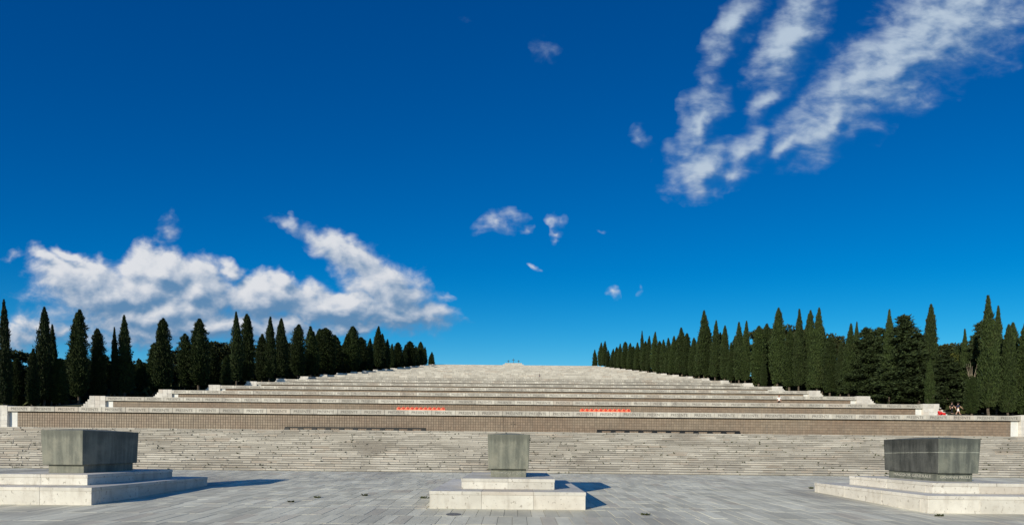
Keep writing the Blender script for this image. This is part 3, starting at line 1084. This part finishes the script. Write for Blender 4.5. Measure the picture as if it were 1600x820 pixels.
RIGHT = [(928, 546, 9, -1, 1), (937, 535, 11, 0, 0), (943, 533, 11, 0, 1), (949, 547, 9, 1, 6), (956, 545, 10, 1, 1), (962, 542, 11, 0, 2), (967, 537, 11, 0, 5), (975, 534, 13, 0, 3), (983, 536, 12, 0, 2), (988, 541, 12, 2, 3),
         (995, 535, 13, 0, 1), (1002, 517, 9, 1, 5), (1007, 533, 14, 0, 6), (1012, 525, 12, 1, 1), (1021, 519, 15, 0, 0), (1029, 533, 14, 1, 3), (1036, 531, 15, 1, 1), (1044, 528, 16, 0, 0), (1051, 525, 17, 0, 1),
         (1058, 527, 18, 2, 3), (1064, 512, 22, 0, 1), (1072, 521, 18, 1, 3), (1083, 528, 18, 0, 2), (1091, 520, 18, 1, 1), (1099, 485, 26, 0, 0), (1105, 510, 22, 1, 6), (1116, 501, 24, 0, 1), (1131, 509, 24, 0, 2),
         (1124, 520, 20, 3, 4), (1141, 535, 18, 0, 6), (1154, 504, 28, 0, 1), (1163, 502, 26, 1, 0), (1147, 525, 22, 2, 3), (1184, 510, 38, 0, 3), (1196, 506, 34, 4, 4), (1192, 560, 16, -1, 5), (1214, 482, 40, 0, 2),
         (1232, 515, 38, -1, 6), (1247, 484, 30, 0, 0), (1264, 486, 30, 3, 4), (1276, 482, 36, 0, 1), (1284, 512, 26, 2, 3), (1266, 540, 26, 1, 2), (1296, 528, 36, 0, 7), (1326, 507, 34, 0, 1), (1336, 504, 24, 3, 0),
         (1312, 535, 22, 0, 2), (1388, 484, 34, 0, 0), (1452, 477, 42, 4, 2), (1452, 560, 24, -4, 5), (1506, 515, 28, 6, 0), (1544, 463, 52, -2, 0), (1556, 480, 36, 2, 1),
         (1575, 508, 44, 0, 2), (1581, 505, 40, 4, 3), (1518, 585, 34, -6, 7), (1606, 500, 60, 2, 4), (1640, 480, 60, 1, 1)]
for i, (px, yt, wp, off, vr) in enumerate(LEFT):
    wp *= .52 if px < 480 else .68
    place_tree('cypress_tree', 'c', CYP[vr], px, yt, wp, off + 1.0, cyp_look, i, group='cypress row on the shaded side')
for i, (px, yt, wp, off, vr) in enumerate(RIGHT):
    wp *= .62 if px > 1110 else .85
    t = place_tree('cypress_tree', 'c', CYP[vr], px, yt, wp, off + 1.0, cyp_look, i, group='cypress row on the sunlit side')
    if px == 1518:                                     # dying top with bare twigs
        t['label'] = 'short cypress with a bare dead top, beside the big cypress near the walkers'
        h = 6.6
        m_ = MB()
        r2 = random.Random(9)
        for q in range(12):
            a = r2.uniform(0, 6.28)
            s_ = r2.uniform(.2, .7)
            merge(m_, tube([(0, 0, 3.8), (s_ * .5 * math.cos(a), s_ * .5 * math.sin(a), 5.6), (s_ * 1.5 * math.cos(a), s_ * 1.5 * math.sin(a), r2.uniform(6.4, 8.6))], [.05, .03, .01], 4))
        m_.build('dead_top', twig_m, t)
# a second, lower row closes the view between the trunks
for i in range(26):
    px = -20 + i * 25 + rnd.uniform(-7, 7)
    place_tree('cypress_tree', 'c', CYP[(3, 4, 6, 7)[i % 4]], px, 558 + rnd.uniform(-10, 12) - max(0, px - 430) * .05, max(14, 34 - px * .03), 9 + rnd.uniform(0, 4), cyp_look, i, group='cypress row on the shaded side')
for i in range(24):
    px = 1000 + i * 26 + rnd.uniform(-7, 7)
    place_tree('cypress_tree', 'c', CYP[(3, 4, 6, 7)[i % 4]], px, 545 + rnd.uniform(-10, 12), 14 + (px - 1000) * .035, 7 + rnd.uniform(0, 4), cyp_look, i, group='cypress row on the sunlit side')
for i in range(14):
    px = 535 + i * 9.5 + rnd.uniform(-3, 3)
    place_tree('cypress_tree', 'c', CYP[(3, 4, 6, 7)[i % 4]], px, 548 + rnd.uniform(-4, 6), 12, 4 + rnd.uniform(0, 3), cyp_look, i, group='cypress row on the shaded side')
# spreading conifers and the wood behind
for i, (px, yt, wp, off, vr) in enumerate([(1350, 512, 72, 2, 1), (1372, 512, 66, 4, 0), (1410, 492, 84, 1, 0), (1434, 520, 84, 3, 1), (1478, 545, 60, 4, 0), (1531, 502, 60, 6, 0), (1600, 520, 80, 6, 1), (1330, 545, 60, 3, 1),
                                           (1500, 540, 70, 10, 1), (1565, 530, 80, 10, 0)]):
    place_tree('conifer_tree', 'f', CON[vr], px, yt, wp, off + 1.5, 'spreading dark', i, group='conifers on the sunlit side')
for i, (px, yt, wp, off, vr) in enumerate([(20, 545, 110, 14, 0), (100, 560, 120, 16, 1), (170, 565, 110, 16, 0), (225, 565, 110, 18, 1), (285, 548, 90, 16, 0), (338, 532, 90, 16, 1), (355, 545, 80, 18, 0), (400, 540, 70, 14, 1),
                                           (450, 535, 60, 12, 0), (515, 535, 50, 10, 1), (-60, 540, 120, 12, 1)]):
    place_tree('broadleaf_tree', 'b', BRO[vr], px, yt, wp, off, 'round-crowned dark', i, group='wood behind the shaded cypress row')
for i, (px, yt, wp, off, vr) in enumerate([(1190, 512, 70, 12, 0), (1230, 508, 80, 14, 1), (1260, 512, 70, 14, 0), (1300, 520, 70, 12, 1), (1345, 540, 80, 14, 0), (1395, 535, 90, 16, 1), (1470, 535, 100, 16, 0), (1520, 530, 100, 18, 1),
                                           (1580, 540, 110, 16, 0), (1640, 535, 120, 12, 1), (1490, 548, 60, 9, 9)]):
    place_tree('broadleaf_tree', 'b', YEL if vr == 9 else BRO[vr], px, yt, wp, off, 'yellow-green' if vr == 9 else 'round-crowned dark', i, group='wood behind the sunlit cypress row')

# undergrowth closing the ground beneath the trees
rng = np.random.default_rng(77)
P_, D_ = [], []
for s_ in (-1, 1):
    for q in range(900):
        y = 56 + 262 * rng.uniform(0, 1) ** .8
        x = s_ * (row_x(y) + rng.uniform(5, 13))
        n = 16
        h = rng.uniform(1.2, 3.0)
        P_.append(np.array([x, y, terrain_z(x, y)]) + np.stack([rng.normal(0, .9, n), rng.normal(0, .9, n), rng.uniform(-.1, h, n)], 1))
        D_.append(rng.normal(0, .6, (n, 3)) + np.array([0, 0, .7]))
ug = obj('undergrowth', leaf_mesh('undergrowth', np.concatenate(P_), np.concatenate(D_), 1.1, .75, bro_m, rng))
tag(ug, 'dark tangled undergrowth beneath the cypress rows', 'undergrowth', kind='stuff')

# ------------------------------------------------------------------ low black rails, orange barriers
for (x0, x1, lab) in ((-26.2, -10.1, 'long low black rail along the bronze wall, on the shaded-trees side'), (9.5, 25.8, 'long low black rail along the bronze wall, on the sunlit-trees side')):
    zz = LAND_Z - .03
    t = empty('low_rail', ((x0 + x1) / 2, 50.5, zz))
    tag(t, lab, 'rail', 'low rails at the wall foot')
    hw = (x1 - x0) / 2
    mb = MB()
    mb.box(-hw, hw, -.05, .05, .30, .46)
    mb.build('bar', rail_m, t)
    n = 11
    for a in range(n):
        fx = -hw + .25 + (2 * hw - .5) * a / (n - 1)
        mb = MB()
        mb.poly([(fx - .34, -.16, .0), (fx + .34, -.16, .0), (fx + .34, .16, .0), (fx - .34, .16, .0), (fx - .26, -.08, .298), (fx + .26, -.08, .298), (fx + .26, .08, .298), (fx - .26, .08, .298)],
                [(0, 3, 2, 1), (4, 5, 6, 7), (0, 1, 5, 4), (1, 2, 6, 5), (2, 3, 7, 6), (3, 0, 4, 7)])
        mb.build('foot', rail_m, t)
for (x0, x1, lab) in ((-13.9, -8.15, 'low orange-red barrier row on the lowest terrace, toward the shaded trees'), (7.75, 13.75, 'low orange-red barrier row on the lowest terrace, toward the sunlit trees')):
    t = empty('orange_barrier', ((x0 + x1) / 2, 52.3, COP_Z - .012))
    tag(t, lab, 'barrier', 'orange barriers on the lowest terrace')
    n = 11
    p = (x1 - x0) / n
    for a in range(n):
        cx = -(x1 - x0) / 2 + (a + .5) * p
        mb = MB()
        mb.poly([(cx - p * .49, -.2, 0), (cx + p * .49, -.2, 0), (cx + p * .49, .2, 0), (cx - p * .49, .2, 0), (cx - p * .49, -.17, .30), (cx + p * .49, -.17, .30), (cx + p * .49, .17, .30), (cx - p * .49, .17, .30),
                 (cx - p * .26, -.08, .46), (cx + p * .26, -.08, .46), (cx + p * .26, .08, .46), (cx - p * .26, .08, .46)],
                [(0, 3, 2, 1), (0, 1, 5, 4), (1, 2, 6, 5), (2, 3, 7, 6), (3, 0, 4, 7), (4, 5, 9, 8), (5, 6, 10, 9), (6, 7, 11, 10), (7, 4, 8, 11), (8, 9, 10, 11)])
        seg = mb.build('segment', orange_m, t)
        mb = MB()
        rg = 10
        c0 = (cx + .02, -.215, .30)
        mb.v = [(c0[0] + .14 * math.cos(q * 6.283 / rg), -.222, c0[2] + .13 * math.sin(q * 6.283 / rg)) for q in range(rg)] + [(c0[0] + .15 * math.cos(q * 6.283 / rg), -.17, c0[2] + .14 * math.sin(q * 6.283 / rg)) for q in range(rg)]
        mb.f = [tuple(range(rg))[::-1]] + [(q, (q + 1) % rg, (q + 1) % rg + rg, q + rg) for q in range(rg)]
        mb.build('red_patch', red_m, seg)


# ------------------------------------------------------------------ weeds and leaves
def tuft(seed, n, rad, h, mat):
    rng = np.random.default_rng(seed)
    a = rng.uniform(0, 6.283, n)
    r_ = rad * np.sqrt(rng.uniform(0, 1, n))
    pts = np.stack([r_ * np.cos(a) * 1.6, r_ * np.sin(a) * .7, rng.uniform(0.02, h, n)], 1)
    d = np.stack([np.cos(a), np.sin(a), rng.uniform(.3, 1.6, n)], 1)
    return leaf_mesh('weed', pts, d, .10, .035, mat, rng)


def ground_at(px, py):
    yc = py - ROLL * (px - CX)
    t = (yc - CY) / FPX
    y = (EYE.z + SLOPE * TOMB_Y) / (t + SLOPE)
    return ((px - CX) / FPX * y, y, gz(y))


for i, (px, py, rad, h, lab) in enumerate([
        (61, 787, .17, .16, 'leafy weed at the front foot of the shadowed plinth'), (664, 778, .15, .09, 'flat weed beside the middle plinth'),
        (1302, 771, .11, .07, 'small weed at the flank of the streaked tomb plinth, nearer the stairs'), (1310, 773, .12, .08, 'small dark weed at the flank of the streaked tomb plinth'),
        (1468, 806, .11, .07, 'small weed at the front foot of the streaked tomb plinth'), (570, 774, .12, .09, 'green weed growing from a paving joint before the stairs'),
        (1268, 763, .10, .10, 'weed tuft at the rear corner of the streaked tomb plinth'), (1010, 804, .13, .04, 'flat dark weed patch lying on the open paving'),
        (497, 777, .13, .05, 'low dark weed in the paving between shadowed and middle tombs'), (455, 784, .08, .05, 'tiny weed in a paving joint beside a tomb shadow')]):
    x, y, z = ground_at(px, py)
    o = obj('weed', tuft(i + 70, 46, rad * .72, h * .8, weed_m), None, None, (x, y, z - .012))
    tag(o, lab, 'weed', 'weeds in the paving')
rng = np.random.default_rng(5)
P_, D_ = [], []
for q in range(620):
    i = int(NST * rng.uniform(0, 1) ** 1.1)
    x = rng.uniform(-46, 46)
    n = rng.integers(4, 10)
    s = rng.uniform(.02, .06)
    base = np.array([x, STAIR_Y0 + TREAD * i - .015, ZS0 + RISE * i + .01])
    P_.append(base + np.stack([rng.normal(0, s, n), -np.abs(rng.normal(0, .03, n)), np.abs(rng.normal(0, .05, n))], 1))
    D_.append(rng.normal(0, .7, (n, 3)) + np.array([0, -.3, .8]))
sw_ = obj('stair_weeds', leaf_mesh('stair_weeds', np.concatenate(P_), np.concatenate(D_), .08, .05, weed_m, rng))
tag(sw_, 'tiny dark weeds sprouting from the joints of the stair treads', 'weeds', kind='stuff')


# ------------------------------------------------------------------ people
def skinned(name, verts, edges, radii, mat, parent, levels=1):
    me = bpy.data.meshes.new(name)
    me.from_pydata(verts, edges, [])
    o = bpy.data.objects.new(name, me)
    COL.objects.link(o)
    sk = o.modifiers.new('skin', 'SKIN')
    sk.use_smooth_shade = True
    for i, r_ in enumerate(radii):
        rr = r_ if isinstance(r_, tuple) else (r_, r_)
        me.skin_vertices[0].data[i].radius = rr
        me.skin_vertices[0].data[i].use_root = (i == 0)
    sb = o.modifiers.new('sub', 'SUBSURF')
    sb.levels = levels
    sb.render_levels = levels
    dg = bpy.context.evaluated_depsgraph_get()
    m2 = bpy.data.meshes.new_from_object(o.evaluated_get(dg))
    bpy.data.objects.remove(o)
    m2.name = name
    m2.materials.clear()
    m2.materials.append(mat)
    return obj(name, m2, None, parent)


def person(loc, rz, label, J, top, bottom, hair, shoes=black_cloth, sleeves=0.45, legs_len=0.5):
    """J: joint positions of the pose; the body is one skinned surface, clothes and hair are its children"""
    t = empty('person', loc, rz)
    tag(t, label, 'person')
    names, V, E, Rd = {}, [], [], []

    def add(n, p, r_, link=None):
        names[n] = len(V)
        V.append(p)
        Rd.append(r_)
        if link is not None:
            E.append((names[link], names[n]))

    add('pelvis', J['pelvis'], (.15, .11))
    add('waist', J['waist'], (.13, .095), 'pelvis')
    add('chest', J['chest'], (.16, .11), 'waist')
    add('neck', J['neck'], .055, 'chest')
    hd = Vector(J['head'])
    nk = Vector(J['neck'])
    add('jaw', tuple(nk.lerp(hd, .55)), .075, 'neck')
    add('head', J['head'], (.085, .10), 'jaw')
    add('crown', tuple(hd + (hd - nk).normalized() * .09), .065, 'head')
    f = Vector(J.get('face', (0, -1, 0)))
    add('nose', tuple(hd + f * .11 - Vector((0, 0, .02))), .016, 'head')
    for s in 'LR':
        add('sh' + s, J['sh' + s], .06, 'chest')
        add('el' + s, J['el' + s], .043, 'sh' + s)
        add('wr' + s, J['wr' + s], .03, 'el' + s)
        w_, e_ = Vector(J['wr' + s]), Vector(J['el' + s])
        d = (w_ - e_).normalized()
        add('pa' + s, tuple(w_ + d * .07), (.036, .018), 'wr' + s)
        sd_ = d.cross(Vector((0, 0, 1)) if abs(d.z) < .9 else Vector((1, 0, 0))).normalized()
        for q in range(4):
            add('f%d%s' % (q, s), tuple(w_ + d * (.15 + .012 * (1, 2, 1.4, 0)[q]) + sd_ * (-.03 + .02 * q)), .009, 'pa' + s)
        add('th' + s, tuple(w_ + d * .07 + sd_ * .06), .010, 'wr' + s)
        add('hip' + s, J['hip' + s], .092, 'pelvis')
        add('kn' + s, J['kn' + s], .06, 'hip' + s)
        add('an' + s, J['an' + s], .04, 'kn' + s)
        a_ = Vector(J['an' + s])
        add('to' + s, tuple(a_ + Vector((0, -.17, -.05))), (.04, .03), 'an' + s)
    body = skinned('body', V, E, Rd, skin_m, t)
    L3 = lambda a, b, k: tuple(Vector(J[a]).lerp(Vector(J[b]), k))
    # top
    V2 = [J['waist'], J['chest'], L3('chest', 'neck', .6), J['pelvis']]
    R2 = [(.15, .115), (.18, .13), .075, (.165, .125)]
    E2 = [(0, 1), (1, 2), (0, 3)]
    for s in 'LR':
        k = len(V2)
        V2 += [J['sh' + s], L3('sh' + s, 'el' + s, sleeves * 1.6 if sleeves < .6 else 1.0)]
        R2 += [.075, .062]
        E2 += [(1, k), (k, k + 1)]
        if sleeves >= .6:
            V2.append(L3('el' + s, 'wr' + s, .9))
            R2.append(.042)
            E2.append((k + 1, k + 2))
    skinned('shirt', V2, E2, R2, top, t)
    V3 = [J['pelvis'], L3('pelvis', 'waist', .5)]
    R3 = [(.172, .13), (.155, .12)]
    E3 = [(0, 1)]
    for s in 'LR':
        k = len(V3)
        V3 += [J['hip' + s], L3('hip' + s, 'kn' + s, min(1.0, legs_len * 2))]
        R3 += [.108, .085]
        E3 += [(0, k), (k, k + 1)]
        if legs_len > .55:
            V3.append(L3('kn' + s, 'an' + s, .95))
            R3.append(.062)
            E3.append((k + 1, k + 2))
    skinned('trousers' if legs_len > .55 else 'shorts', V3, E3, R3, bottom, t)
    up = (hd - nk).normalized()
    skinned('hair', [tuple(hd + up * .05 - f * .025), tuple(hd + up * .10 - f * .01), tuple(hd - f * .06 - up * .02)], [(0, 1), (0, 2)], [(.098, .105), .07, .07], hair, t)
    for s in 'LR':
        a_ = Vector(J['an' + s])
        skinned('shoe', [tuple(a_ + Vector((0, .03, -.045))), tuple(a_ + Vector((0, -.09, -.055))), tuple(a_ + Vector((0, -.19, -.06)))], [(0, 1), (1, 2)], [(.05, .04), (.05, .036), (.043, .026)], shoes, t)
    return t


def standing(step=0.0, arm=0.15):
    return dict(pelvis=(0, 0, .95), waist=(0, 0, 1.10), chest=(0, 0, 1.30), neck=(0, 0, 1.50), head=(0, -.02, 1.63),
                shL=(.19, 0, 1.40), shR=(-.19, 0, 1.40), elL=(.24, arm, 1.13), elR=(-.24, -arm, 1.13), wrL=(.24, arm * .6, .88), wrR=(-.24, -arm * 1.9, .92),
                hipL=(.10, 0, .90), hipR=(-.10, 0, .90), knL=(.11, -step * .5 - .02, .50), knR=(-.11, step * .35, .50), anL=(.11, -step, .09), anR=(-.11, step, .10))


def tz(x, y):
    return terrain_z(x, y)


px_, py_ = 63.9, 63.6
person((px_, py_, tz(px_, py_) + .02), R(70), 'person in dark navy top and pale shorts striding along the path under the trees', standing(.30, .2), navy_cloth, white_cloth, hair_m, legs_len=.5)
px_, py_ = 64.6, 65.2
person((px_, py_, tz(px_, py_) + .02), R(75), 'person all in black with pale sleeves walking just behind the striding one', standing(.15, .12), black_cloth, black_cloth, hair_m, legs_len=.9)
sit = dict(pelvis=(0, .05, .14), waist=(0, .06, .30), chest=(0, .0, .50), neck=(0, -.06, .68), head=(0, -.10, .81),
           shL=(.20, -.02, .60), shR=(-.20, -.02, .60), elL=(.33, -.16, .38), elR=(-.33, -.16, .38), wrL=(.18, -.36, .40), wrR=(-.18, -.36, .40),
           hipL=(.10, 0, .13), hipR=(-.10, 0, .13), knL=(.20, -.40, .44), knR=(-.20, -.40, .44), anL=(.14, -.52, .08), anR=(-.14, -.52, .08))
person((51.0, 53.0, COP_Z - .01), R(20), 'person in a bright red long-sleeved top sitting on the lowest terrace', sit, red_cloth, red_cloth, hair_m, sleeves=1.0, legs_len=.9)
person((41.0, 68.4, COP_Z + STEP_Z - .01), R(-30), 'person in white top and black shorts standing on the second terrace', standing(.12, .08), white_cloth, black_cloth, rust_hair_m, legs_len=.45)
person((7.9, 140.0, COP_Z + STEP_Z * 7 - .01), R(10), 'tiny distant person in dark clothes up on the eighth terrace', standing(.1, .05), grey_cloth, black_cloth, hair_m, legs_len=.9)

# ------------------------------------------------------------------ labels of look-alike trees: order counted from the staircase
by = {}
for o in bpy.data.objects:
    if o.parent is None and o.get('category') == 'tree':
        by.setdefault(o['label'], []).append(o)
for lab, os_ in by.items():
    if len(os_) > 1:
        os_.sort(key=lambda o: o.location.y)
        words = ['nearest', 'second', 'third', 'fourth', 'fifth', 'sixth', 'seventh', 'eighth', 'ninth']
        for i, o in enumerate(os_):
            if len(os_) == 2:
                o['label'] = lab + (', the one nearer the staircase' if i == 0 else ', the one farther uphill')
            else:
                o['label'] = lab + ', %s such going uphill' % ('first' if i == 0 else words[min(i, 8)])
